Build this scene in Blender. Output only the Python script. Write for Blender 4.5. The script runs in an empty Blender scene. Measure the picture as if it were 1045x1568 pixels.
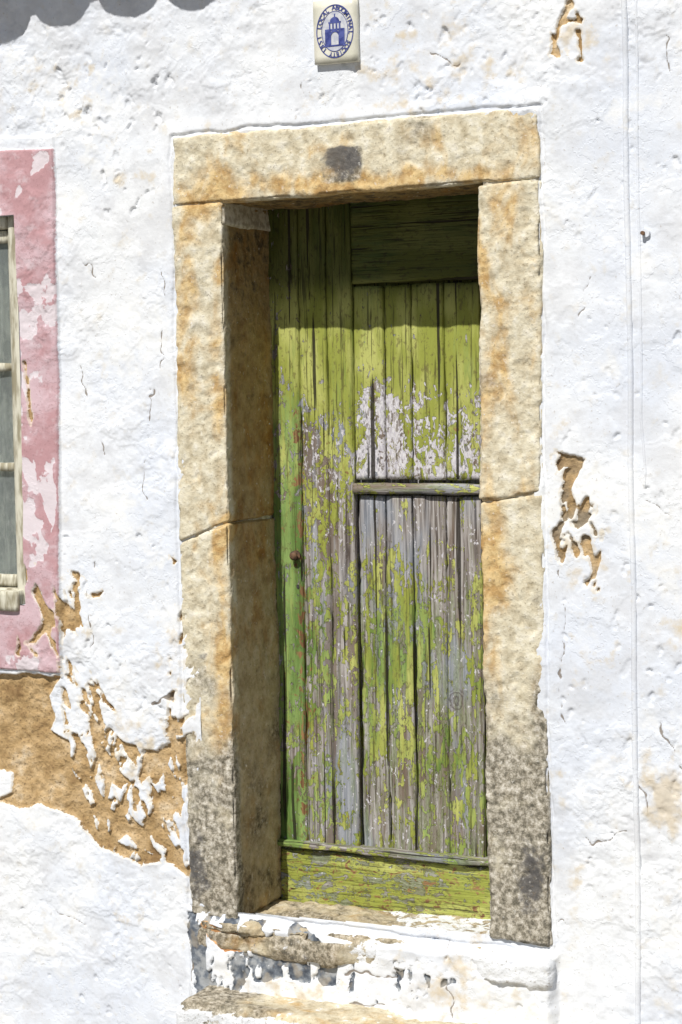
import bpy, math, numpy as np
from mathutils import Vector, Matrix
R=math.radians
scene=bpy.context.scene
# ------------------------------------------------------------------ camera (estimated from image pixels)
FPX=2950.0; YAW=R(26); PITCH=R(3.7); ROLL=R(0.95)
C=np.array([math.tan(YAW)*4.6,-4.6,1.44])
F=np.array([-math.sin(YAW)*math.cos(PITCH),math.cos(YAW)*math.cos(PITCH),-math.sin(PITCH)])
R0=np.cross(F,[0,0,1.]);R0/=np.linalg.norm(R0);U0=np.cross(R0,F)
RR=R0*math.cos(ROLL)-U0*math.sin(ROLL);UU=U0*math.cos(ROLL)+R0*math.sin(ROLL)
def P(px,py,d=0.0):
    """survey reading -> (x,z) metres on the vertical plane y=d"""
    v=F+RR*((px-522.5)/FPX)-UU*((py-784)/FPX)
    t=(d-C[1])/v[1]
    p=C+v*t
    return (p[0],p[2])
def proj(x,y,z):
    q=[x-C[0],y-C[1],z-C[2]]
    w=q[0]*F[0]+q[1]*F[1]+q[2]*F[2]
    a=q[0]*RR[0]+q[1]*RR[1]+q[2]*RR[2]
    b=q[0]*UU[0]+q[1]*UU[1]+q[2]*UU[2]
    return 522.5+FPX*a/w, 784-FPX*b/w
cd=bpy.data.cameras.new("camera");cam=bpy.data.objects.new("camera",cd);scene.collection.objects.link(cam)
M=Matrix(((RR[0],UU[0],-F[0],C[0]),(RR[1],UU[1],-F[1],C[1]),(RR[2],UU[2],-F[2],C[2]),(0,0,0,1)))
cam.matrix_world=M
cd.sensor_fit='VERTICAL';cd.sensor_height=36;cd.sensor_width=24;cd.lens=FPX/1568*36;cd.clip_end=1000
scene.camera=cam
# ------------------------------------------------------------------ light
EL=R(51);AZ=R(5)
S=Vector((-math.sin(AZ)*math.cos(EL),-math.cos(AZ)*math.cos(EL),math.sin(EL)))
ld=bpy.data.lights.new("sun","SUN");ld.energy=4.9;ld.angle=R(0.5);ld.color=(1,.965,.9)
sun=bpy.data.objects.new("sun",ld);scene.collection.objects.link(sun);sun.rotation_euler=S.to_track_quat('Z','Y').to_euler();sun.location=(0,-6,8)
w=bpy.data.worlds.new("World");scene.world=w;w.use_nodes=True
nt=w.node_tree;bg=nt.nodes['Background'];sk=nt.nodes.new('ShaderNodeTexSky');sk.sky_type='NISHITA';sk.sun_disc=False
sk.sun_elevation=EL;sk.sun_rotation=math.pi+AZ;nt.links.new(sk.outputs[0],bg.inputs[0]);bg.inputs[1].default_value=.05
scene.view_settings.view_transform='Standard';scene.view_settings.look='None';scene.view_settings.exposure=0
# ------------------------------------------------------------------ numpy noise
def _h(i,j,k,s):
    n=(i*374761393+j*668265263+k*2147483647+s*1274126177)&0xffffffff
    n=((n^(n>>13))*1274126177)&0xffffffff
    n=((n^(n>>15))*2246822519)&0xffffffff
    return ((n^(n>>16))&0xffff)/32767.5-1
def vn(x,y,z=None,s=0):
    x=np.asarray(x,float);y=np.asarray(y,float)
    i=np.floor(x).astype(np.int64);j=np.floor(y).astype(np.int64)
    fx=x-i;fy=y-j;fx=fx*fx*fx*(fx*(fx*6-15)+10);fy=fy*fy*fy*(fy*(fy*6-15)+10)
    def pl(k):
        return (_h(i,j,k,s)*(1-fx)+_h(i+1,j,k,s)*fx)*(1-fy)+(_h(i,j+1,k,s)*(1-fx)+_h(i+1,j+1,k,s)*fx)*fy
    if z is None: return pl(0)
    z=np.asarray(z,float);k=np.floor(z).astype(np.int64);fz=z-k;fz=fz*fz*(3-2*fz)
    return pl(k)*(1-fz)+pl(k+1)*fz
def fbm(x,y,z=None,s=0,o=4):
    t=0;a=.5
    for q in range(o):
        t=t+a*vn(x,y,z,s+q*17);a*=.5;x=x*2.03+5.1;y=y*2.03+3.7
        if z is not None:z=z*2.03+1.3
    return t
def ss(a,b,x):
    t=np.clip((x-a)/(b-a),0,1);return t*t*(3-2*t)
def sdpoly(X,Z,pts):
    """+inside"""
    d=np.full(X.shape,1e9);ins=np.zeros(X.shape,bool);n=len(pts)
    for i in range(n):
        ax,az=pts[i];bx,bz=pts[(i+1)%n]
        ex,ez=bx-ax,bz-az;t=np.clip(((X-ax)*ex+(Z-az)*ez)/(ex*ex+ez*ez+1e-12),0,1)
        d=np.minimum(d,(X-ax-t*ex)**2+(Z-az-t*ez)**2)
        c=((az>Z)!=(bz>Z))
        with np.errstate(all='ignore'):
            xx=ax+(Z-az)*(bx-ax)/(bz-az if bz!=az else 1e-9)
        ins^=(c&(X<xx))
    d=np.sqrt(d);return np.where(ins,d,-d)
def PP(l,d=0.0): return [P(a,b,d) for a,b in l]
# ------------------------------------------------------------------ object helpers
def empty(name,loc=(0,0,0)):
    e=bpy.data.objects.new(name,None);scene.collection.objects.link(e);return e
def npmesh(name,V,Q,mat,parent=None,attrs=None,smooth=True):
    me=bpy.data.meshes.new(name);V=np.asarray(V,np.float32);Q=np.asarray(Q,np.int32)
    me.vertices.add(len(V));me.vertices.foreach_set('co',V.ravel())
    me.loops.add(Q.size);me.loops.foreach_set('vertex_index',Q.ravel())
    me.polygons.add(len(Q));me.polygons.foreach_set('loop_start',np.arange(0,Q.size,4,dtype=np.int32))
    me.polygons.foreach_set('loop_total',np.full(len(Q),4,np.int32))
    if smooth: me.polygons.foreach_set('use_smooth',np.ones(len(Q),bool))
    me.update(calc_edges=True)
    for k,v in (attrs or {}).items():
        a=me.attributes.new(k,'FLOAT','POINT');a.data.foreach_set('value',np.asarray(v,np.float32).ravel())
    me.validate()
    o=bpy.data.objects.new(name,me);scene.collection.objects.link(o);me.materials.append(mat)
    if parent:o.parent=parent
    return o
def pymesh(name,V,Fc,mat,parent=None,smooth=False):
    me=bpy.data.meshes.new(name);me.from_pydata(V,[],Fc);me.update()
    if smooth:
        for p in me.polygons:p.use_smooth=True
    o=bpy.data.objects.new(name,me);scene.collection.objects.link(o);me.materials.append(mat)
    if parent:o.parent=parent
    return o
def block(name,quad,y0,y1,mat,parent,res=.006,r=.008,amp=.003,fs=9,pit=0,chip=0,seed=0,attr=None,zs=1):
    """rounded rough block; quad=TL,TR,BR,BL (x,z)"""
    q=np.array(quad);w=(np.linalg.norm(q[1]-q[0])+np.linalg.norm(q[2]-q[3]))/2
    h=(np.linalg.norm(q[3]-q[0])+np.linalg.norm(q[2]-q[1]))/2;d=y1-y0
    na=max(2,int(w/res));nb=max(2,int(d/res));nc=max(2,int(h/(res*zs)))
    A=np.linspace(0,w,na+1);B=np.linspace(0,d,nb+1);Cc=np.linspace(0,h,nc+1)
    pts=[];qs=[];off=0
    def face(U,Vv,f,flip):
        nonlocal off
        u,v=np.meshgrid(U,Vv);p=f(u,v);pts.append(np.stack([a.ravel() for a in p],1))
        nu=len(U);idx=np.arange(len(U)*len(Vv)).reshape(len(Vv),nu)+off
        a,b,c,e=idx[:-1,:-1].ravel(),idx[:-1,1:].ravel(),idx[1:,1:].ravel(),idx[1:,:-1].ravel()
        qs.append(np.stack([a,b,c,e] if not flip else [a,e,c,b],1));off+=u.size
    o=lambda u,c:np.full(u.shape,c)
    face(A,Cc,lambda u,v:(u,o(u,0),v),False);face(A,Cc,lambda u,v:(u,o(u,d),v),True)
    face(B,Cc,lambda u,v:(o(u,0),u,v),True);face(B,Cc,lambda u,v:(o(u,w),u,v),False)
    face(A,B,lambda u,v:(u,v,o(u,0)),True);face(A,B,lambda u,v:(u,v,o(u,h)),False)
    pts=np.concatenate(pts);qs=np.concatenate(qs)
    key=np.round(pts*1e5).astype(np.int64);_,ui,inv=np.unique(key,axis=0,return_index=True,return_inverse=True)
    inv=inv.ravel();pts=pts[ui];qs=inv[qs]
    r=min(r,w*.45,d*.45,h*.45);lo=np.array([r,r,r]);hi=np.array([w-r,d-r,h-r])
    cl=np.clip(pts,lo,hi);dv=pts-cl;n=dv/np.maximum(np.linalg.norm(dv,axis=1,keepdims=True),1e-9)
    x,y,z=pts[:,0]+seed*3.1,pts[:,1],pts[:,2]
    disp=r+amp*2*fbm(x*fs,y*fs,z*fs/zs,seed,4)
    if pit: disp=disp-pit*ss(.12,.4,fbm(x*45,y*45,z*45,seed+5,3))-pit*.5*ss(.1,.35,fbm(x*110,y*110,z*110,seed+8,2))
    if chip:
        e=1-np.max(np.abs(n),axis=1);disp=disp-chip*ss(0,.3,e)*ss(-.05,.35,fbm(x*14,y*14,z*14,seed+9,3))*2
    p=cl+n*disp[:,None]
    u=p[:,0]/w;v=1-p[:,2]/h
    X=(q[0,0]*(1-u)+q[1,0]*u)*(1-v)+(q[3,0]*(1-u)+q[2,0]*u)*v
    Z=(q[0,1]*(1-u)+q[1,1]*u)*(1-v)+(q[3,1]*(1-u)+q[2,1]*u)*v
    Y=y0+p[:,1]
    at=attr(X,Y,Z) if attr else None
    return npmesh(name,np.stack([X,Y,Z],1),qs,mat,parent,at)
# ------------------------------------------------------------------ node helpers
class G:
    def __init__(s,name,rough=.85,spec=.2):
        s.m=bpy.data.materials.new(name);s.m.use_nodes=True;s.t=s.m.node_tree;s.b=s.t.nodes['Principled BSDF']
        s.b.inputs['Roughness'].default_value=rough;s.b.inputs['Specular IOR Level'].default_value=spec
        s.co=s.t.nodes.new('ShaderNodeTexCoord').outputs['Object']
    def put(s,i,v):
        if isinstance(v,bpy.types.NodeSocket): s.t.links.new(v,i)
        else: i.default_value=v if not (isinstance(v,tuple) and len(v)==3 and i.type=='RGBA') else (*v,1)
    def noise(s,sc,st=(1,1,1),det=5,rough=.55,dist=0,off=0):
        m=s.t.nodes.new('ShaderNodeMapping');s.put(m.inputs[0],s.co);m.inputs['Scale'].default_value=st;m.inputs['Location'].default_value=(off,off*.7,off*1.3)
        n=s.t.nodes.new('ShaderNodeTexNoise');s.put(n.inputs['Vector'],m.outputs[0]);n.inputs['Scale'].default_value=sc;n.inputs['Detail'].default_value=min(det,5)
        n.inputs['Roughness'].default_value=rough;n.inputs['Distortion'].default_value=dist;return n.outputs[0]
    def vor(s,sc,st=(1,1,1),feat='F1',vec=None):
        m=s.t.nodes.new('ShaderNodeMapping');s.put(m.inputs[0],vec or s.co);m.inputs['Scale'].default_value=st
        n=s.t.nodes.new('ShaderNodeTexVoronoi');n.feature=feat;s.put(n.inputs['Vector'],m.outputs[0]);n.inputs['Scale'].default_value=sc;return n.outputs['Distance']
    def attr(s,k):
        n=s.t.nodes.new('ShaderNodeAttribute');n.attribute_name=k;return n.outputs['Fac']
    def mr(s,v,a,b,c=0.,d=1.,smooth=True):
        n=s.t.nodes.new('ShaderNodeMapRange');n.interpolation_type='SMOOTHSTEP' if smooth else 'LINEAR'
        for i,x in enumerate((v,a,b,c,d)): s.put(n.inputs[i],x)
        return n.outputs[0]
    def ma(s,op,a,b=0.):
        n=s.t.nodes.new('ShaderNodeMath');n.operation=op;s.put(n.inputs[0],a);s.put(n.inputs[1],b);return n.outputs[0]
    def mix(s,f,a,b,mode='MIX'):
        n=s.t.nodes.new('ShaderNodeMix');n.data_type='RGBA';n.blend_type=mode;s.put(n.inputs[0],f);s.put(n.inputs[6],a);s.put(n.inputs[7],b);return n.outputs[2]
    def ramp(s,v,st):
        n=s.t.nodes.new('ShaderNodeValToRGB');s.put(n.inputs[0],v);e=n.color_ramp.elements
        while len(e)<len(st): e.new(.5)
        for i,(p,c) in enumerate(st): e[i].position=p;e[i].color=(*c,1)
        return n.outputs[0]
    def fin(s,col,h=None,st=.5,dist=.003,rough=None):
        s.put(s.b.inputs['Base Color'],col)
        if rough is not None:s.put(s.b.inputs['Roughness'],rough)
        if h is not None:
            b=s.t.nodes.new('ShaderNodeBump');b.inputs['Strength'].default_value=st;b.inputs['Distance'].default_value=dist
            s.put(b.inputs['Height'],h);s.t.links.new(b.outputs[0],s.b.inputs['Normal'])
        return s.m
# ------------------------------------------------------------------ materials
def whitewash(full):
    g=G("whitewash_plaster" if full else "whitewash_plain",.9,.15)
    n1=g.noise(2.2,det=6);n2=g.noise(22,det=6,off=3);n3=g.noise(130,det=4,off=9);n4=g.noise(7,det=7,rough=.65,off=5)
    col=g.mix(g.mr(n1,.35,.65),(.66,.70,.78),(.77,.79,.82))
    col=g.mix(g.mr(n4,.54,.68,0,.5),col,(.84,.835,.81))
    col=g.mix(g.mr(n4,.50,.36,0,.5),col,(.58,.59,.62))
    col=g.mix(g.mr(n2,.56,.74,0,.5),col,(.64,.60,.53))
    col=g.mix(g.mr(n3,.62,.74,0,.55),col,(.40,.36,.32))
    h=g.ma('ADD',g.ma('MULTIPLY',n2,.6),g.ma('MULTIPLY',n3,.25))
    h=g.ma('ADD',h,g.mr(n4,.52,.535,0,.2))
    if full:
        j=g.ma('MULTIPLY',g.ma('SUBTRACT',n3,.5),.010)
        j2=g.ma('MULTIPLY',g.ma('SUBTRACT',n2,.5),.012)
        jj=g.ma('ADD',j,j2)
        t=g.ma('ADD',g.attr('tan'),g.ma('MULTIPLY',g.ma('SUBTRACT',n2,.5),1.6))
        col=g.mix(g.mr(t,.3,.75,0,.75),col,(.60,.51,.37))
        pk=g.mr(g.ma('ADD',g.attr('pink'),g.ma('MULTIPLY',j,.5)),-.001,.0015)
        pc=g.mix(g.mr(n4,.4,.62),(.46,.27,.29),(.57,.42,.46))
        pc=g.mix(g.mr(n2,.55,.70,0,.6),pc,(.64,.54,.58))
        pc=g.mix(g.mr(n3,.57,.66,0,.45),pc,(.33,.19,.20))
        peel=g.mr(g.ma('ADD',g.attr('peel'),jj),-.001,.001,0,.8)
        pc=g.mix(peel,pc,(.70,.66,.70))
        col=g.mix(pk,col,pc)
        so=g.ma('ADD',g.attr('ochre'),jj)
        rim=g.mr(so,-.006,-.004,0,.5);col=g.mix(rim,col,(.72,.65,.53))
        mo=g.mr(so,-.0008,.0008)
        oc=g.ramp(g.noise(14,det=8,rough=.6,off=7),[(.3,(.24,.15,.07)),(.45,(.40,.27,.13)),(.58,(.51,.365,.20)),(.72,(.66,.54,.38))])
        oc=g.mix(g.mr(n3,.56,.66,0,.6),oc,(.15,.10,.055))
        oc=g.mix(g.attr('ash'),oc,(.17,.155,.13))
        col=g.mix(mo,col,oc)
        sb=g.mr(g.ma('ADD',g.attr('blue'),jj),-.001,.001)
        bc=g.ramp(g.noise(30,det=6,off=1),[(.35,(.06,.07,.09)),(.48,(.14,.16,.19)),(.6,(.33,.345,.36))])
        bc=g.mix(g.mr(n2,.5,.62,0,.6),bc,(.34,.30,.24))
        col=g.mix(sb,col,bc)
        sr=g.mr(g.ma('ADD',g.attr('brick'),jj),-.001,.001)
        col=g.mix(sr,col,g.mix(g.mr(n2,.4,.6),(.42,.20,.08),(.60,.36,.18)))
        ck=g.mr(g.ma('ADD',g.attr('crack'),g.ma('MULTIPLY',j,.25)),.0012,.0028,.85,0)
        col=g.mix(ck,col,(.20,.16,.12))
        h=g.ma('ADD',h,g.ma('MULTIPLY',ck,-.5))
        h=g.ma('ADD',h,g.ma('MULTIPLY',mo,g.ma('MULTIPLY',n3,1.2)))
    return g.fin(col,h,.42,.007)
def stone(name='limestone',tone=0):
    g=G(name,.9,.15)
    n1=g.noise(6,det=7,rough=.62);n2=g.noise(28,det=6,off=4,rough=.62);n3=g.noise(120,det=4,off=2);n5=g.noise(11,(1,1,.6),det=6,off=8,dist=.6)
    col=g.ramp(n2,[(.28,(.40,.345,.235)),(.42,(.55,.49,.36)),(.54,(.65,.60,.465)),(.7,(.75,.715,.62))])
    s=g.ma('ADD',g.attr('stain'),g.ma('MULTIPLY',g.ma('SUBTRACT',n5,.5),2.8))
    sc=g.mix(g.mr(n2,.4,.6),(.42,.23,.055),(.64,.44,.17))
    col=g.mix(g.mr(s,.28,1.0,0,.78),col,sc)
    gr=g.ma('ADD',g.attr('grey'),g.ma('MULTIPLY',g.ma('SUBTRACT',n1,.5),3.0))
    gc=g.ramp(g.noise(52,det=5,off=6,rough=.75),[(.36,(.075,.07,.055)),(.46,(.21,.19,.15)),(.54,(.41,.375,.31)),(.66,(.66,.63,.57))])
    col=g.mix(g.mr(gr,.25,.95,0,.94),col,gc)
    dk=g.ma('ADD',g.attr('dark'),g.ma('MULTIPLY',g.ma('SUBTRACT',n2,.5),1.5))
    col=g.mix(g.mr(dk,.4,.8,0,.85),col,(.085,.082,.085))
    br=g.mr(g.attr('brown'),0,1,0,1,False)
    col=g.mix(br,col,g.mix(1.0,col,(.60,.46,.26),'MULTIPLY'))
    ww=g.ma('ADD',g.attr('white'),g.ma('MULTIPLY',g.ma('SUBTRACT',n2,.5),2.2))
    col=g.mix(g.mr(ww,.45,.6),col,(.72,.74,.77))
    sp=g.mr(n3,.58,.70,0,.55);col=g.mix(sp,col,(.20,.155,.10))
    sp2=g.mr(g.noise(75,det=3,off=12),.63,.72,0,.4);col=g.mix(sp2,col,(.8,.78,.72))
    h=g.ma('ADD',g.ma('MULTIPLY',n2,.8),g.ma('MULTIPLY',n3,.35))
    return g.fin(col,h,.7,.009)
def wood(hz=False):
    g=G('weathered_painted_wood'+('_cross_grain' if hz else ''),.7,.25)
    T=(lambda v:(v,1,1)) if hz else (lambda v:(1,1,v))
    fl=g.mr(g.noise(46,T(.6),det=7,rough=.66,dist=.7),.33,.67,0,1,False)
    fl2=g.mr(g.noise(85,T(.6),det=6,rough=.65,off=6,dist=.4),.33,.67,0,1,False)
    stk=g.mr(g.noise(60,T(.10),det=6,rough=.68,off=3,dist=.4),.33,.67,0,1,False)
    gn=g.noise(150,T(.035),det=5,rough=.6,off=2,dist=.2);fine=g.noise(300,T(.3),det=3)
    iso=g.attr('iso')
    k=g.ma('ADD',g.ma('MULTIPLY',fl,g.mr(iso,0,1,.45,.72,False)),g.ma('MULTIPLY',stk,g.mr(iso,0,1,.55,.28,False)))
    pm=g.mr(g.ma('SUBTRACT',g.attr('paint'),k),-.010,.014)
    wd=g.ramp(gn,[(.34,(.075,.06,.052)),(.44,(.20,.175,.16)),(.54,(.34,.315,.30)),(.68,(.50,.475,.46))])
    wd=g.mix(g.mr(g.noise(9,T(.3),off=4),.44,.60,0,.55),wd,(.27,.32,.40))
    wd=g.mix(g.mr(g.noise(22,T(.12),off=14),.50,.62,0,.75),wd,(.16,.115,.08))
    alg=g.mr(g.ma('ADD',g.attr('algae'),g.ma('MULTIPLY',g.ma('SUBTRACT',stk,.5),.9)),.3,.9,0,.7)
    wd=g.mix(alg,wd,g.mix(g.mr(fine,.4,.6),(.13,.16,.06),(.24,.29,.14)))
    pr=g.mr(g.ma('SUBTRACT',g.attr('prim'),fl2),-.02,.03)
    base=g.mix(pr,wd,g.mix(g.mr(fine,.4,.6),(.48,.46,.51),(.66,.65,.67)))
    ru=g.mr(g.ma('SUBTRACT',g.attr('rust'),g.mr(fl,0,1,.15,.85,False)),-.05,.08)
    yg=g.mix(g.mr(g.noise(14,T(.3),off=5),.4,.62),(.29,.32,.06),(.47,.49,.15))
    gg=g.mix(g.mr(g.noise(18,T(.2),off=7),.4,.62),(.10,.18,.04),(.24,.35,.11))
    hu=g.ma('ADD',g.attr('hue'),g.ma('MULTIPLY',g.ma('SUBTRACT',stk,.5),.6))
    pc=g.mix(g.mr(hu,.2,.8),yg,gg)
    pc=g.mix(g.mr(gn,.45,.36,0,.75),pc,(.06,.06,.02))
    pc=g.mix(g.mr(fl2,.62,.9,0,.55),pc,(.12,.09,.04))
    pc=g.mix(g.attr('old'),pc,g.mix(1.0,pc,(.26,.27,.24),'MULTIPLY'))  # painted shade: multiplies the top boards' paint darker
    rim=g.ma('MULTIPLY',g.mr(g.ma('SUBTRACT',g.attr('paint'),k),-.045,-.01),g.mr(pm,0,1,1,0))
    base=g.mix(g.ma('MULTIPLY',rim,.7),base,(.07,.05,.04))
    col=g.mix(pm,base,pc)
    col=g.mix(ru,col,g.mix(g.mr(gn,.42,.58),(.13,.065,.03),(.30,.17,.08)))
    kn=g.ma('ADD',g.attr('knot'),g.ma('MULTIPLY',g.ma('SUBTRACT',g.noise(60,off=31),.5),.7))
    kr=g.ma('MULTIPLY',g.mr(g.attr('knot'),.05,.3),g.mr(g.ma('SINE',g.ma('MULTIPLY',kn,19.)),-.1,.9,.1,.65))
    col=g.mix(kr,col,(.07,.055,.05))
    ck=g.mr(g.noise(46,T(.018),det=3,rough=.5,off=20),.372,.345,0,.92)
    col=g.mix(ck,col,(.022,.018,.013))
    h=g.ma('ADD',g.ma('MULTIPLY',pm,.6),g.ma('MULTIPLY',gn,.9))
    h=g.ma('ADD',h,g.ma('MULTIPLY',ck,-1.0))
    return g.fin(col,h,.9,.005,g.mr(pm,0,1,.88,.62))
def simple(name,a,b,sc=20,rough=.8,st=.3,dist=.003,spec=.3,stretch=(1,1,1)):
    g=G(name,rough,spec);n=g.noise(sc,stretch,det=6);return g.fin(g.mix(g.mr(n,.38,.62),a,b),n,st,dist)
MW=whitewash(True);MWP=whitewash(False);MS=stone();MD=wood();MDH=wood(True)
MIron=simple('rusted_iron',(.05,.035,.03),(.16,.09,.05),60,.7)
MWin=simple('cream_window_wood',(.30,.27,.19),(.62,.60,.50),60,.7,.8,.006,stretch=(1,1,.2))
MTer=simple('terracotta_tile',(.36,.15,.08),(.52,.27,.15),14,.85,.5)
MMort=simple('lime_mortar',(.42,.37,.28),(.66,.62,.52),60,.9,.6,.006)
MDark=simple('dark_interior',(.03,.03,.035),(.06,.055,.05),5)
MCur=simple('lace_curtain',(.20,.20,.17),(.42,.41,.35),26,.9,.5,stretch=(1,1,.6))
MTile=simple('glazed_tile_white',(.62,.61,.51),(.74,.72,.63),12,.18,.1,.001,.5)
MBlue=simple('tile_blue_glaze',(.04,.05,.20),(.09,.11,.33),60,.2,.05,.001,.5)
MGrey=simple('tile_shadow_glaze',(.45,.47,.55),(.60,.61,.64),80,.2,.05,.001,.5)  # pale blue-grey glaze of the medallion ground
gl=G('window_glass',.05,.5);gl.b.inputs['Base Color'].default_value=(.8,.9,.9,1);gl.b.inputs['Transmission Weight'].default_value=.85;MGlass=gl.m
def street():
    g=G('street_limestone_setts',.85,.2);v=g.vor(9,feat='DISTANCE_TO_EDGE');n=g.noise(3,det=6)
    col=g.mix(g.mr(n,.35,.65),(.25,.23,.20),(.35,.33,.30));col=g.mix(g.mr(v,.02,.07,1,0),col,(.12,.11,.09))
    return g.fin(col,g.mr(v,0,.1),.6,.01)
MStreet=street()
# ------------------------------------------------------------------ wall
wall_root=empty('whitewashed_wall')
cs=PP([(0,0),(1045,0),(0,1568),(1045,1568)])
xa=min(c[0] for c in cs)-.12;xb=max(c[0] for c in cs)+.12;za=min(c[1] for c in cs)-.06;zb=max(c[1] for c in cs)+.06
step=.0034
GZ=-.62
xs=np.concatenate([np.linspace(-7,xa,40)[:-1],np.arange(xa,xb,step),np.linspace(xb,7,40)])
zs=np.concatenate([np.linspace(GZ-.05,za,10)[:-1],np.arange(za,zb,step),np.linspace(zb,3.25,18)])
X,Z=np.meshgrid(xs,zs)
n40=fbm(X*38,Z*38,s=3,o=3);n12=fbm(X*12,Z*12,s=8,o=4);nv=fbm(X*22,Z*9,s=21,o=4);nc=fbm(X*30,Z*30,s=93,o=2);nd=fbm(X*30,Z*30,s=97,o=2)
def mosaic(poly,thr,nz,k=.05):
    s=sdpoly(X,Z,PP(poly))+n12*.02
    return np.minimum(s,(nz-thr)*k)
sh=fbm((X+Z*.35)*30,Z*14,s=31,o=3);sh2=fbm((X-Z*.3)*32,Z*16,s=47,o=3)
ochre=sdpoly(X,Z,PP([(-900,1010),(40,1034),(97,1034),(76,1065),(84,1098),(76,1118),(104,1135),(112,1180),(140,1240),(150,1290),(128,1262),(95,1240),(65,1232),(30,1238),(0,1228),(-300,1200),(-900,1150)]))+n12*.012
ochre=np.minimum(ochre,-(sdpoly(X,Z,PP([(0,1180),(18,1185),(20,1215),(0,1222),(-30,1215),(-30,1180)]))+n12*.01))
B=[(100,1120),(150,1105),(200,1140),(240,1150),(300,1120),(300,1350),(250,1322),(215,1325),(160,1300),(125,1262),(105,1180)]
for m in (mosaic(B,.06,sh),mosaic(B,.13,sh2),
          mosaic([(30,860),(120,880),(140,900),(130,1000),(165,1080),(200,1110),(100,1110),(88,1000),(30,1000)],.14,sh),
          mosaic([(262,850),(300,880),(300,1130),(258,1120),(262,980)],.10,sh2),
          mosaic([(845,690),(892,705),(915,780),(930,860),(915,900),(880,880),(855,860),(840,790)],.18,sh2),
          mosaic([(845,-20),(905,-20),(900,60),(880,110),(845,90)],.22,sh)):
    ochre=np.maximum(ochre,m)
def cap(l,nz=.008,wob=0):
    """strokes: (x1,y1,x2,y2,r) readings"""
    out=np.full(X.shape,-1e9);Xw=X+nc*wob;Zw=Z+nd*wob
    for (a,b,c,d,r) in l:
        p=P(a,b);q=P(c,d);ex,ez=q[0]-p[0],q[1]-p[1];t=np.clip(((Xw-p[0])*ex+(Zw-p[1])*ez)/(ex*ex+ez*ez+1e-12),0,1)
        out=np.maximum(out,r/550*(1-.55*t)-np.hypot(Xw-p[0]-t*ex,Zw-p[1]-t*ez))
    return out+(n40*nz if nz else 0)
ochre=np.maximum(ochre,cap([(117,895,121,950,5),(72,962,52,985,7),(60,1000,48,985,3),(100,960,98,985,4),(125,1145,137,1210,9),(170,1180,160,1235,8),
 (205,1160,212,1175,6),(192,1195,182,1180,5),(263,1125,268,1180,8),(268,1200,275,1240,9),(245,1180,236,1200,6),(232,1260,282,1330,13),(205,1270,240,1312,14),(150,1240,160,1290,14),
 (872,722,862,768,6),(862,778,866,798,4),(882,803,902,788,5),(897,828,910,876,7),(885,848,873,818,5),(906,800,912,815,3),(872,5,850,62,6),(862,35,890,30,4),(884,52,892,92,4),(145,912,158,905,2)],.009,.01))
pink=sdpoly(X,Z,PP([(-560,250),(86,228),(97,1030),(-560,985)]))+n40*.001
band=sdpoly(X,Z,PP([(-575,222),(86,208),(99,1038),(-575,995)]))+n12*.003
peel=np.maximum(mosaic([(20,500),(50,590),(78,690),(92,770),(70,880),(95,1000),(40,960),(28,700)],.07,sh,.06),mosaic([(-300,232),(90,228),(95,1030),(-300,1000)],.33,n12,.05))
ochre=np.maximum(ochre,cap([(46,600,50,650,2.5),(40,555,46,600,2.)],.004,.008))
blue=mosaic([(288,1396),(330,1400),(400,1412),(470,1422),(532,1462),(520,1505),(470,1495),(440,1490),(380,1505),(345,1552),(318,1530),(296,1470)],-.12,nv,.05)
blue=np.maximum(blue,mosaic([(530,1462),(640,1475),(700,1500),(600,1540),(540,1520)],.22,nv,.05))
brick=sdpoly(X,Z,PP([(318,1410),(385,1428),(398,1452),(352,1452),(330,1432)]))+n12*.015
blue=np.minimum(blue,-brick)
crk=-cap([(938,725,975,760,0),(975,760,1045,805,0),(1000,868,1018,885,0),(858,880,866,960,0),(866,960,858,1060,0),(858,1060,866,1110,0),(930,690,880,700,0),
 (962,1165,990,1225,0),(990,1225,985,1260,0),(860,1418,890,1395,0),(135,905,142,1000,0),(150,860,130,905,0),(160,700,120,560,0),(232,600,222,760,0),
 (620,60,700,100,0),(900,1290,960,1275,0),(1010,1110,1045,1180,0),(940,480,920,520,0),(970,170,985,200,0),(540,1486,612,1490,2.0),(540,1530,600,1535,1.5),(300,1470,310,1568,.5),
 (240,1080,270,1060,1),(120,120,135,180,0),(1016,55,1045,160,0),(205,355,190,330,0),(420,1450,430,1560,0),(690,1440,700,1568,0),(100,380,150,420,0),(250,420,245,560,0),(440,40,470,150,0),(60,1380,140,1420,0),(900,420,880,560,0)],0,.02)
crk=crk+.0022*ss(-.05,.25,n12)
tan=np.zeros_like(X)
for (a,b,r,k) in [(1025,1225,60,.7),(120,150,70,.35),(620,120,120,.4),(60,130,60,.4),(880,60,40,.5),(885,860,60,.55),(200,1150,130,.45),(100,960,60,.45),(270,1000,60,.45),(1040,980,60,.4),(450,1560,140,.45),(820,1170,60,.45),(40,700,40,.3),(690,50,60,.4),(900,1000,50,.35),(700,1500,120,.4),(200,1420,90,.25),(700,130,140,.35),(850,640,40,.35),(990,880,60,.3),(180,250,90,.3),(860,1330,60,.35),(430,180,160,.25)]:
    p=P(a,b);tan=np.maximum(tan,k*np.exp(-((X-p[0])**2+(Z-p[1])**2)/(r/550)**2))
pD=P(890,800);ash=np.exp(-((X-pD[0])**2+(Z-pD[1])**2)/.16**2)*.75*ss(-.3,.1,n12+.1)
rgh=.25+.75*ss(-.1,.22,fbm(X*2.2,Z*2.2,s=301,o=3))
H=.016*fbm(X*1.4,Z*1.4,s=1,o=2)+.0052*fbm(X*6,Z*6,s=2,o=3)+rgh*(.0026*n40+.0007*fbm(X*120,Z*120,s=4,o=2))
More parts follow.
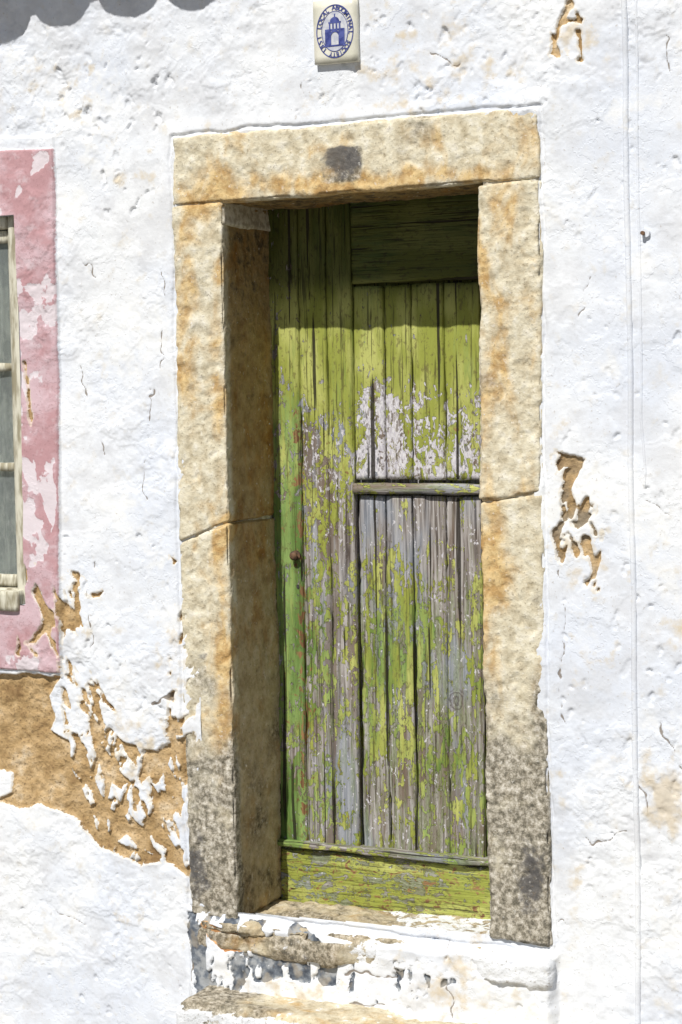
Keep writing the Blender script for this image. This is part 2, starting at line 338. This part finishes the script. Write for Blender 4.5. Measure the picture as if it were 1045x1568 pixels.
lay=fbm(X*7,Z*8,s=61,o=5);H+=(.0018*ss(.06,.07,lay)+.0015*ss(-.13,-.12,lay)*rgh+.0018*ss(.2,.21,lay))*(.35+.65*rgh)
H+=.007*ss(-.001,.003,pink)+.006*ss(-.001,.004,band)
H-=.0095*ss(-.003,.003,ochre);H+=np.where(ochre>0,.004*fbm(X*60,Z*60,s=77,o=2),0)
H-=.008*ss(-.002,.003,np.maximum(blue,brick))
H-=.002*ss(.004,.0,crk)
H-=.0012*ss(-.001,.001,peel)*(pink>0)
bul=sdpoly(X,Z,PP([(292,1400),(400,1412),(600,1440),(850,1462),(866,1900),(306,1900)]))+n12*.01
bi=ss(-.01,.02,bul)
H+=.03*bi+bi*.007*fbm(X*16,Z*16,s=333,o=3)
fr=sdpoly(X,Z,PP([(265,210),(828,163),(833,760),(846,1460),(292,1385),(276,820)]))
H+=.005*ss(.045,.0,np.abs(fr+.01))-.006*ss(.008,.0,np.abs(fr+.004+n12*.01))
rng=np.random.default_rng(5)
for (x0,y0,x1,y1,n) in [(90,90,270,340,50),(430,10,860,180,60),(860,520,1040,1400,60),(100,820,290,1240,60),(0,40,260,200,30),(850,100,1040,520,20),(600,1440,860,1560,30),(20,1330,280,1560,20)]:
    for i in range(n):
        px_,py_=rng.uniform(x0,x1),rng.uniform(y0,y1);p=P(px_,py_);rx=rng.uniform(.003,.009);rz=rx*rng.uniform(.7,2.6);dp=rng.uniform(.002,.005)
        i0,i1=np.searchsorted(xs,[p[0]-.05,p[0]+.05]);k0,k1=np.searchsorted(zs,[p[1]-.05,p[1]+.05])
        sx,sz=X[k0:k1,i0:i1]-p[0],Z[k0:k1,i0:i1]-p[1];sx=sx+sz*rng.uniform(-.6,.6)
        dd=(sx/rx)**2+(sz/rz)**2+n40[k0:k1,i0:i1]*2.5
        H[k0:k1,i0:i1]-=dp*ss(1.2,.4,dd)
Y=-H
dop=sdpoly(X,Z,PP([(285,228),(812,182),(820,760),(826,1438),(322,1392),(300,820)]))
WX1=P(35,600)[0];WX0=WX1-.84;WZ1=P(20,330)[1];WZ0=P(33,925)[1]
wop=np.minimum(np.minimum(X-WX0,WX1-X),np.minimum(Z-WZ0,WZ1-Z))
cx=lambda A:(A[:-1,:-1]+A[1:,1:])/2
keep=~((cx(dop)>0)|(cx(wop)>0))
nz_,nx_=X.shape;idx=np.arange(nz_*nx_).reshape(nz_,nx_)
Q=np.stack([idx[:-1,:-1],idx[:-1,1:],idx[1:,1:],idx[1:,:-1]],-1)[keep]
npmesh('wall_face',np.stack([X.ravel(),Y.ravel(),Z.ravel()],1),Q,MW,wall_root,dict(ochre=ochre,pink=pink,peel=peel,blue=blue,brick=brick,crack=crk,tan=tan,ash=ash))
def box(name,x0,x1,y0,y1,z0,z1,mat,parent):
    V=[(x,y,z) for x in (x0,x1) for y in (y0,y1) for z in (z0,z1)]
    return pymesh(name,V,[(0,1,3,2),(4,6,7,5),(0,4,5,1),(2,3,7,6),(0,2,6,4),(1,5,7,3)],mat,parent)
WD=.07
pymesh('window_reveal',[(WX0,-.01,WZ0),(WX1,-.01,WZ0),(WX1,-.01,WZ1),(WX0,-.01,WZ1),(WX0,WD+.06,WZ0),(WX1,WD+.06,WZ0),(WX1,WD+.06,WZ1),(WX0,WD+.06,WZ1)],
 [(0,1,5,4),(1,2,6,5),(2,3,7,6),(3,0,4,7)],MWP,wall_root)
box('side_wall',-7,-6.8,.02,5,GZ,3.2,MWP,wall_root);box('side_wall_end',6.8,7,.02,5,GZ,3.2,MWP,wall_root);box('back_wall',-7,7,5,5.2,GZ,3.2,MWP,wall_root)
def tube(name,pts,r,mat,parent,n=8):
    pts=[Vector(p) for p in pts];V=[];Fc=[]
    for i,p in enumerate(pts):
        t=(pts[min(i+1,len(pts)-1)]-pts[max(i-1,0)]).normalized();a=t.cross(Vector((0,1,.01))).normalized();b=t.cross(a)
        for k in range(n):V.append(p+(a*math.cos(k*2*math.pi/n)+b*math.sin(k*2*math.pi/n))*r)
    for i in range(len(pts)-1):
        for k in range(n):Fc.append((i*n+k,i*n+(k+1)%n,(i+1)*n+(k+1)%n,(i+1)*n+k))
    Fc.append(tuple(range(n))[::-1]);Fc.append(tuple((len(pts)-1)*n+k for k in range(n)))
    return pymesh(name,[tuple(v) for v in V],Fc,mat,parent,True)
def wy(x,z):
    i=min(np.searchsorted(xs,x),nx_-1);k=min(np.searchsorted(zs,z),nz_-1);return Y[k,i]
cab=empty('wall_cable')
for nm,pl,r in (('conduit',[(956,-60),(958,160),(962,400),(966,640),(970,860),(974,1200),(978,1640)],.0085),('wire',[(974,-60),(976,200),(980,400),(982,640),(990,720),(988,760)],.0045)):
    q=[]
    for (a,b),(c,d) in zip(pl[:-1],pl[1:]):
        for t in np.linspace(0,1,14)[:-1]:
            x,z=P(a+(c-a)*t,b+(d-b)*t);q.append((x+.0015*math.sin(z*9),wy(x,z)+.002,z))
    tube(nm,q,r,MWP,cab)
# ------------------------------------------------------------------ eaves with tiles
eav=empty('roof_eaves')
pa=P(100,50);pb=P(300,14);tilt=(pb[1]-pa[1])/(pb[0]-pa[0]);pitch_t=(P(300,12)[0]-P(100,48)[0])/2.0
OH=.30;drop=OH*math.tan(EL)/math.cos(AZ)
def lineZ(x):return pa[1]+(x-pa[0])*tilt+drop+.010
shiftx=-OH*math.tan(AZ)
V=[];Fc=[];rad=pitch_t*.43;k=int(-5.5/pitch_t)
TS=math.tan(R(20))
while k*pitch_t<5.5:
    for typ in (0,1):
        xc=pa[0]+shiftx+(k+.5*typ)*pitch_t+rng.uniform(-.006,.006);yf=-OH+rng.uniform(-.008,.008)-(0 if typ==0 else -.02);zc=lineZ(xc)+rad*.85+rng.uniform(-.004,.004)
        b0=len(V);n=14
        for j,(yy) in enumerate((yf,yf+.5)):
            for rr in (rad,rad-.014):
                for i in range(n+1):
                    a=math.pi*i/n;sg=-1 if typ==0 else 1
                    V.append((xc+rr*1.08*math.cos(a),yy,zc+sg*rr*math.sin(a)*(.85 if typ==0 else 1)+(-.012)+(yy-yf)*TS))
        m=n+1
        for i in range(n):
            Fc+= [(b0+i,b0+i+1,b0+2*m+i+1,b0+2*m+i),(b0+m+i,b0+3*m+i,b0+3*m+i+1,b0+m+i+1),(b0+i,b0+m+i,b0+m+i+1,b0+i+1)]
    k+=1
pymesh('tiles',V,Fc,MTer,eav,True)
lz=lambda x,y:pa[1]+(x-pa[0])*tilt+.056-y*math.tan(EL)/math.cos(AZ)
pymesh('mortar_bed',[(-7,-.265,lz(-7,-.265)),(7,-.265,lz(7,-.265)),(7,.02,lz(7,-.265)+.09),(-7,.02,lz(-7,-.265)+.09),
 (-7,-.265,lz(-7,-.265)+.05),(7,-.265,lz(7,-.265)+.05),(7,.02,lz(7,-.265)+.15),(-7,.02,lz(-7,-.265)+.15)],[(0,1,2,3),(4,7,6,5),(0,4,5,1),(2,6,7,3),(1,5,6,2),(0,3,7,4)],MMort,eav)  # unseen slab added to join the tile shadows into one band
pymesh('roof_slope',[(-7,.05,lineZ(-7)+rad+.10),(7,.05,lineZ(7)+rad+.10),(7,5.4,lineZ(7)+2.0),(-7,5.4,lineZ(-7)+2.0),(-7,.05,3.1),(7,.05,3.1)],[(0,1,2,3),(4,5,1,0)],MTer,eav)
# ------------------------------------------------------------------ stone door frame
fr_root=empty('stone_door_frame')
YD=.27
def g2(px,py,a,b,ra,rb):return np.exp(-((px-a)/ra)**2-((py-b)/rb)**2)
def stattr(X,Y,Z):
    px,py=proj(X,np.zeros_like(X),Z)
    st=.20+.0*px
    for (a,b,ra,rb,k) in [(320,300,90,40,.75),(520,285,160,22,.85),(770,235,70,35,.2),(286,470,24,170,.7),(335,640,16,300,.6),(765,560,70,160,.35),(755,900,26,190,.8),(345,1000,14,300,.6),(300,700,40,120,.25),(775,330,60,60,.35),(700,268,80,16,.7),(740,450,14,200,.4),(640,215,60,20,.3)]:
        st=np.maximum(st,.20+k*g2(px,py,a,b,ra,rb))
    gr=1.15*ss(900,1290,py)+.2*g2(px,py,400,230,130,50)+.35*g2(px,py,305,1010,30,50)+.5*g2(px,py,828,980,16,300)+.12*g2(px,py,300,900,40,150)-.08
    sq=ss(488,494,px)*ss(562,554,px)*ss(222,228,py+(px-525)*.08)*ss(284,276,py+(px-525)*.08)
    gr=np.maximum(gr,.65*sq)
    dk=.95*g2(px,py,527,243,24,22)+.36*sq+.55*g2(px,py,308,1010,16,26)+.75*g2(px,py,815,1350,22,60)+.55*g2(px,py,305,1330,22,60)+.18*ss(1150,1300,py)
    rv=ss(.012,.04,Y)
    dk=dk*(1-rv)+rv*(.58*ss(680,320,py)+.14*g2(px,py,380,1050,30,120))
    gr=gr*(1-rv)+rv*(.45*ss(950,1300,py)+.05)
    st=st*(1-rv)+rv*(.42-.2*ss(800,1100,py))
    return dict(stain=st,grey=gr,dark=dk,brown=rv*(.95-.40*ss(600,1100,py)),white=np.zeros_like(X))
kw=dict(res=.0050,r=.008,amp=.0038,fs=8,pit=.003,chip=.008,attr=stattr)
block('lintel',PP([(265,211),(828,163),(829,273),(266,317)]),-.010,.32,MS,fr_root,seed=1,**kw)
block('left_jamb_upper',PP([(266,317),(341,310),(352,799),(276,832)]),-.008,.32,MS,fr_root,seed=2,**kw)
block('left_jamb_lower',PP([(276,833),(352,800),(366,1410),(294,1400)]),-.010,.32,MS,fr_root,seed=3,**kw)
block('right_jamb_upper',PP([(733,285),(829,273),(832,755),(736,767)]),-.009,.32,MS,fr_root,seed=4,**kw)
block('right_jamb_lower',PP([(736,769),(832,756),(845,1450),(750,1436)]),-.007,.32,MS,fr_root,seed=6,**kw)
for i,qd in enumerate(([(270,280),(336,275),(345,345),(272,350)],[(281,780),(346,760),(348,850),(284,870)],[(739,250),(824,245),(826,300),(739,310)],[(741,735),(827,725),(829,790),(742,800)])):
    block('mortar_%d'%(i+1),PP(qd),-.001,.318,MMort,fr_root,res=.01,r=.004,amp=.0025,seed=70+i)
# ------------------------------------------------------------------ threshold + step
th=empty('door_threshold')
def silattr(X,Y,Z):
    px,py=proj(X,Y,Z);lf=ss(560,470,px)
    return dict(stain=.25+.9*g2(px,py,362,1436,40,16),grey=.5+.3*lf,dark=.42*lf*(1-g2(px,py,362,1436,44,20)),brown=.2+0*X,white=.05+.95*ss(500,640,px)+.25*g2(px,py,430,1450,40,10))
block('sill_stone',PP([(302,1414),(848,1466),(850,1514),(304,1452)]),-.028,.33,MS,th,res=.006,r=.018,amp=.011,fs=8,pit=.003,chip=.012,seed=12,attr=silattr)
slab=lambda wh:(lambda X,Y,Z:dict(stain=.30+0*X,grey=.70+0*X,dark=.25+0*X,brown=.35+0*X,white=wh+.8*ss(480,680,proj(X,Y,Z)[0])))
block('worn_slab',PP([(306,1403),(480,1424),(476,1438),(310,1418)]),-.030,.31,MS,th,res=.0045,r=.006,amp=.009,fs=12,pit=.005,chip=.012,seed=15,attr=slab(-.3))
block('worn_slab_end',PP([(455,1423),(742,1451),(742,1472),(452,1441)]),-.014,.315,MS,th,res=.005,r=.009,amp=.008,fs=9,pit=.003,chip=.012,seed=18,attr=slab(-.2))
stp=empty('door_step')
zt=P(450,1522)[1];x0=P(318,1540)[0];x1=P(900,1600)[0]
def stepattr(X,Y,Z):
    px,py=proj(X,Y,Z);top=ss(zt-.018,zt-.006,Z)
    return dict(stain=.35*top,grey=.25+.6*ss(440,340,px),dark=.1*top,brown=.15*top,white=1.1*(1-top)-.5*ss(430,340,px)+.22)
block('step',[(x0,zt),(x1,zt),(x1,GZ-.03),(x0-.01,GZ-.03)],-.19,.05,MS,stp,res=.007,r=.02,amp=.009,fs=7,pit=.003,chip=.014,seed=22,attr=stepattr)
# ------------------------------------------------------------------ door
door=empty('wooden_door')
def dattr(X,Y,Z):
    px,py=proj(X,np.full_like(X,YD),Z)
    kx=px;px=px-(py-760)*.016      # follow the plumb lines
    pan=ss(536,546,px)
    stile=ss(466,460,px)
    nn=fbm(X*9,Z*4,s=5,o=3)
    low=pan*ss(745,752,py);upp=pan*(1-ss(745,752,py))
    paint=.93+.0*px
    paint=paint-(1-pan)*(1-stile)*(.12*ss(480,540,py)+.34*ss(560,680,py)+.04*ss(760,900,py))
    paint=paint-upp*(.12*ss(470,520,py)+.34*ss(550,620,py)+.10*ss(640,720,py))
    paint=paint-low*(.70-.255*ss(800,900,py)+.05*ss(1150,1290,py)-.06*g2(px,py,600,1000,60,140)+.06*g2(px,py,700,1150,50,140))
    paint=paint-stile*(.16+.08*ss(700,1000,py))
    paint=paint+nn*.28*ss(480,560,py)
    hue=.05+.75*stile*ss(500,700,py)+.42*ss(760,950,py)*(1-stile)+.3*ss(480,400,py)+.4*nn
    prim=.20+.0*px+upp*(.44*ss(550,620,py))+(1-pan)*(1-stile)*(.14*ss(560,620,py)*ss(820,700,py))-low*.08-.10*(1-pan)*ss(800,900,py)
    rust=.26*np.exp(-((px-460)/8.0)**2)*ss(560,640,py)+.20*ss(560,650,py)*(1-low*.5)
    algae=.10+low*.35*ss(820,950,py)+(1-pan)*.2*ss(800,1000,py)
    old=1.0*ss(480,420,py)  # lintel shade put into the paint colour of the top boards
    rail=ss(736,740,py)*ss(762,758,py)*ss(530,538,px)
    paint=paint*(1-rail)+.36*rail;prim=prim*(1-rail)+.0*rail;algae=algae*(1-rail)+.4*rail
    bot=ss(1286,1300,py+ (px-440)*-.12)
    paint=paint*(1-bot)+(.58+.2*nn)*bot;prim=prim*(1-bot)+.1*bot;rust=rust*(1-bot)+.32*bot;algae=algae*(1-bot)+.6*bot;hue=hue*(1-bot)+.22*bot
    iso=1-.75*low-.25*(1-pan)*ss(800,900,py)
    knot=np.clip(1-np.hypot((kx-698)/17,(py-1073)/22),0,1)
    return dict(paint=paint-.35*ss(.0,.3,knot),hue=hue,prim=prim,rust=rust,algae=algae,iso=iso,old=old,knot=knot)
def xat(px,py,d=YD):return P(px,py,d)[0]
ztop=P(560,300,YD)[1]+.06
zbot=P(590,1308,YD)[1]
X_s0=xat(425,800)-.04;X_s1=xat(463,800);X_p=xat(543,760);X_r=xat(736,760)+.10
def plank(nm,x0,x1,z0,z1,y,dy=.03,seed=0,r=.003,amp=.0016,res=.008,zs=1.5,mat=None):
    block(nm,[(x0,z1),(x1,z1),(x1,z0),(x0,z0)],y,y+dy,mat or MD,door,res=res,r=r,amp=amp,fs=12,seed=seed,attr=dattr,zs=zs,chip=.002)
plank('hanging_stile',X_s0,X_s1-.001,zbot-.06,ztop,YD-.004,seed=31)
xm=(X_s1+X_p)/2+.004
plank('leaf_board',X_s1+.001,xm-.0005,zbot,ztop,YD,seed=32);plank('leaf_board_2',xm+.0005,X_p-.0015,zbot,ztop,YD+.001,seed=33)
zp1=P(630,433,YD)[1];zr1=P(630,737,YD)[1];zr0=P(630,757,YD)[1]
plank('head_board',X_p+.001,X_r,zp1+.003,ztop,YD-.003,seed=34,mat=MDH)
XR=xat(732,600)
cuts=[X_p+.003,xat(588,600),xat(630,600),xat(680,600),XR+.006]
for i in range(4): plank('upper_board_%d'%(i+1),cuts[i]+.0006,cuts[i+1]-(.0032 if i==1 else .0008),zr1+.004,zp1-.003,YD+.004+.0015*(i%2),seed=40+i)
cuts=[X_p+.008,xat(592,1000)-.0,xat(634,1000),xat(684,1000),xat(739,1000)]
for i in range(4): plank('lower_board_%d'%(i+1),cuts[i]+.0008,cuts[i+1]-(.0034 if i==1 else .0012),zbot-.01,zr0-.004,YD+.006+.002*((i+1)%2),seed=50+i)
plank('right_stile',cuts[4]+.006,X_r,zbot-.02,zr1+.3,YD+.002,seed=58)
plank('right_stile_upper',XR+.010,X_r+.004,zr1+.31,zp1,YD+.003,seed=59)
plank('backing_boards',X_s0,X_r+.01,zbot-.06,ztop,YD+.04,dy=.02,seed=60,res=.03)
plank('middle_rail',X_p-.004,cuts[4]+.004,zr0,zr1-.006,YD-.008,dy=.03,seed=61,r=.003,amp=.0018,mat=MDH)
zl=P(590,1301,YD)[1]
plank('bottom_ledge',X_s0+.03,X_r,zl-.014,zl+.004,YD-.030,dy=.055,seed=62,r=.003,amp=.002,res=.006,zs=1,mat=MDH)
plank('kick_board',X_s0+.035,X_r,P(590,1400,YD)[1]-.06,zl-.016,YD-.014,dy=.04,seed=63,r=.004,amp=.003,res=.006,zs=1,mat=MDH)
def disc(nm,c,r,y0,y1,mat,par,n=20,rx=1):
    V=[(c[0]+r*rx*math.cos(a),y,c[1]+r*math.sin(a)) for y in (y0,y1) for a in [2*math.pi*k/n for k in range(n)]]
    Fc=[tuple(range(n))[::-1],tuple(range(n,2*n))]+[(k,(k+1)%n,n+(k+1)%n,n+k) for k in range(n)]
    return pymesh(nm,V,Fc,mat,par)
kc=P(455,850,YD);disc('lock_plate',kc,.014,YD-.008,YD+.002,MIron,door);disc('knob_stem',kc,.005,YD-.022,YD-.006,MIron,door)
bpy.ops.mesh.primitive_uv_sphere_add(segments=20,ring_count=12,radius=.012,location=(kc[0],YD-.022,kc[1]));kb=bpy.context.object;kb.name='knob';kb.scale=(1,.7,1.1);kb.data.materials.append(MIron);kb.parent=door
for p in kb.data.polygons:p.use_smooth=True
kh=P(458,898,YD);disc('keyhole',kh,.006,YD-.0065,YD,MDark,door,rx=.7)
# ------------------------------------------------------------------ window
win=empty('window')
def wb(nm,x0,x1,z0,z1,y,dy,seed,mat=MWin):
    block(nm,[(x0,z1),(x1,z1),(x1,z0),(x0,z0)],y,y+dy,mat,win,res=.012,r=.003,amp=.0012,fs=14,seed=seed)
fw=.042
wb('frame_right',WX1-fw,WX1-.001,WZ0,WZ1,.006,.06,1);wb('frame_left',WX0+.001,WX0+fw,WZ0,WZ1,.006,.06,2);wb('frame_top',WX0+fw+.001,WX1-fw-.001,WZ1-.035,WZ1,.006,.06,3);wb('frame_bottom',WX0+fw+.001,WX1-fw-.001,WZ0,WZ0+.045,.006,.06,4)
xc=(WX0+WX1)/2
for s_,(a,b) in enumerate(((WX0+fw+.002,xc-.001),(xc+.001,WX1-fw-.002))):
    for i,(c,d) in enumerate(((a,a+.010),(b-.010,b))): wb('sash_stile_%d_%d'%(s_,i),c,d,WZ0+.047,WZ1-.037,.022,.035,5+i)
    for i,zz in enumerate((WZ1-.075,P(10,568)[1],P(10,722)[1],WZ0+.047)): wb('sash_rail_%d_%d'%(s_,i),a+.011,b-.011,zz,zz+(.036 if i in(0,3) else .024),.024,.03,9+i)
    pymesh('glass_%d'%s_,[(a,.040,WZ0),(b,.040,WZ0),(b,.040,WZ1),(a,.040,WZ1)],[(0,1,2,3)],MGlass,win)
V=[];n=120
for i in range(n+1):
    x=WX0+(WX1-WX0)*i/n
    for z in (WZ0,WZ1):V.append((x,.11+.012*math.sin(i*.9)+.005*math.sin(i*2.3),z))
pymesh('curtain',V,[(2*i,2*i+2,2*i+3,2*i+1) for i in range(n)],MCur,win,True)
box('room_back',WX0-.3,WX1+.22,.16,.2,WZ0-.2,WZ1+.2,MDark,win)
block('window_sill',PP([(-520,890),(36,903),(37,936),(-520,915)]),-.030,.06,MWin,win,res=.012,r=.006,amp=.002,seed=7)
# ------------------------------------------------------------------ plaque
plq=empty('ceramic_tile_plaque')
tl,tr,br,bl=PP([(483,4),(549,-3),(552,95),(486,101)])
yb=-.016
block('tile',[tl,tr,br,bl],yb,.006,MTile,plq,res=.02,r=.002,amp=.0001,seed=3)
pc=((tl[0]+br[0])/2,(tl[1]+br[1])/2);tw=tr[0]-tl[0];thh=tl[1]-bl[1]
yq=yb-.0012
def ring(nm,rx,rz,t,mat,y=yq,n=64):
    V=[];
    for k in range(n):
        a=2*math.pi*k/n
        for s_ in (0,1):V.append((pc[0]+(rx-t*s_)*math.cos(a),y,pc[1]+(rz-t*s_)*math.sin(a)))
    pymesh(nm,V,[(2*k,2*((k+1)%n),2*((k+1)%n)+1,2*k+1) for k in range(n)],mat,plq)
ax,az=tw*.43,thh*.42
ring('ring_outer',ax,az,.0026,MBlue);ring('ring_inner',ax*.72,az*.76,.0018,MBlue)
V=[(pc[0],yq+.0004,pc[1])]+[(pc[0]+ax*.71*math.cos(a),yq+.0004,pc[1]+az*.75*math.sin(a)) for a in [2*math.pi*k/48 for k in range(48)]]
pymesh('medallion_ground',V,[(0,1+k,1+(k+1)%48) for k in range(48)],MGrey,plq)
def rect(nm,x0,x1,z0,z1,mat=MBlue,y=yq-.0004):
    pymesh(nm,[(pc[0]+x0,y,pc[1]+z0),(pc[0]+x1,y,pc[1]+z0),(pc[0]+x1,y,pc[1]+z1),(pc[0]+x0,y,pc[1]+z1)],[(0,1,2,3)],mat,plq)
u=ax*.5;v=az*.5
rect('gate_left',-u*1.05,-u*.4,-v*1.0,v*.05);rect('gate_right',u*.4,u*1.05,-v*1.0,v*.05);rect('gate_beam',-u*1.05,u*1.05,v*.055,v*.18)
n=12;V=[]
for k in range(n+1):
    a=math.pi*k/n;V+= [(pc[0]+u*.42*math.cos(a),yq-.0008,pc[1]-v*.42+v*.36*math.sin(a)),(pc[0]+u*.62*math.cos(a),yq-.0008,pc[1]-v*.42+v*.5*math.sin(a))]
pymesh('gate_arch',V,[(2*k,2*k+1,2*k+3,2*k+2) for k in range(n)],MBlue,plq)
rect('gate_base',-u*1.15,u*1.15,-v*1.13,-v*1.01)
for i in range(4): rect('arcade_%d'%i,-u*.62+i*u*.36,-u*.46+i*u*.36,v*.185,v*.59)
rect('arcade_top',-u*.68,u*.68,v*.6,v*.715)
V=[(pc[0]+u*.5*math.cos(math.pi*k/12),yq-.0004,pc[1]+v*.72+v*.35*math.sin(math.pi*k/12)) for k in range(13)]
pymesh('dome',V,[tuple(range(13))],MBlue,plq)
rect('spire',-u*.06,u*.06,v*1.075,v*1.3)
txt="LOCAL ABDOMINAL SOCIETY 1851 "
for i,ch in enumerate(txt):
    if ch==' ':continue
    a=math.pi*.93-2*math.pi*i/len(txt)
    c=bpy.data.curves.new('letter_%d'%i,'FONT');c.body=ch;c.size=.017;c.align_x='CENTER';c.align_y='CENTER';c.offset=.0004;c.materials.append(MBlue)
    o=bpy.data.objects.new('letter_%d'%i,c);scene.collection.objects.link(o)
    rx,rz=ax*.845,az*.875;o.matrix_world=Matrix.Translation((pc[0]+rx*math.cos(a),yq-.0003,pc[1]+rz*math.sin(a)))@Matrix.Rotation(math.pi/2,4,'X')@Matrix.Rotation(a-math.pi/2,4,'Z')
    o.parent=plq
bk=empty('wall_hook');p=P(990,357);disc('rose',p,.010,wy(*p)-.008,wy(*p)+.004,MWP,bk);disc('pin',(p[0]-.006,p[1]),.005,wy(*p)-.016,wy(*p)-.004,MIron,bk)
# ------------------------------------------------------------------ street
pymesh('street',[(-150,-150,GZ),(150,-150,GZ),(150,150,GZ),(-150,150,GZ)],[(0,1,2,3)],MStreet)
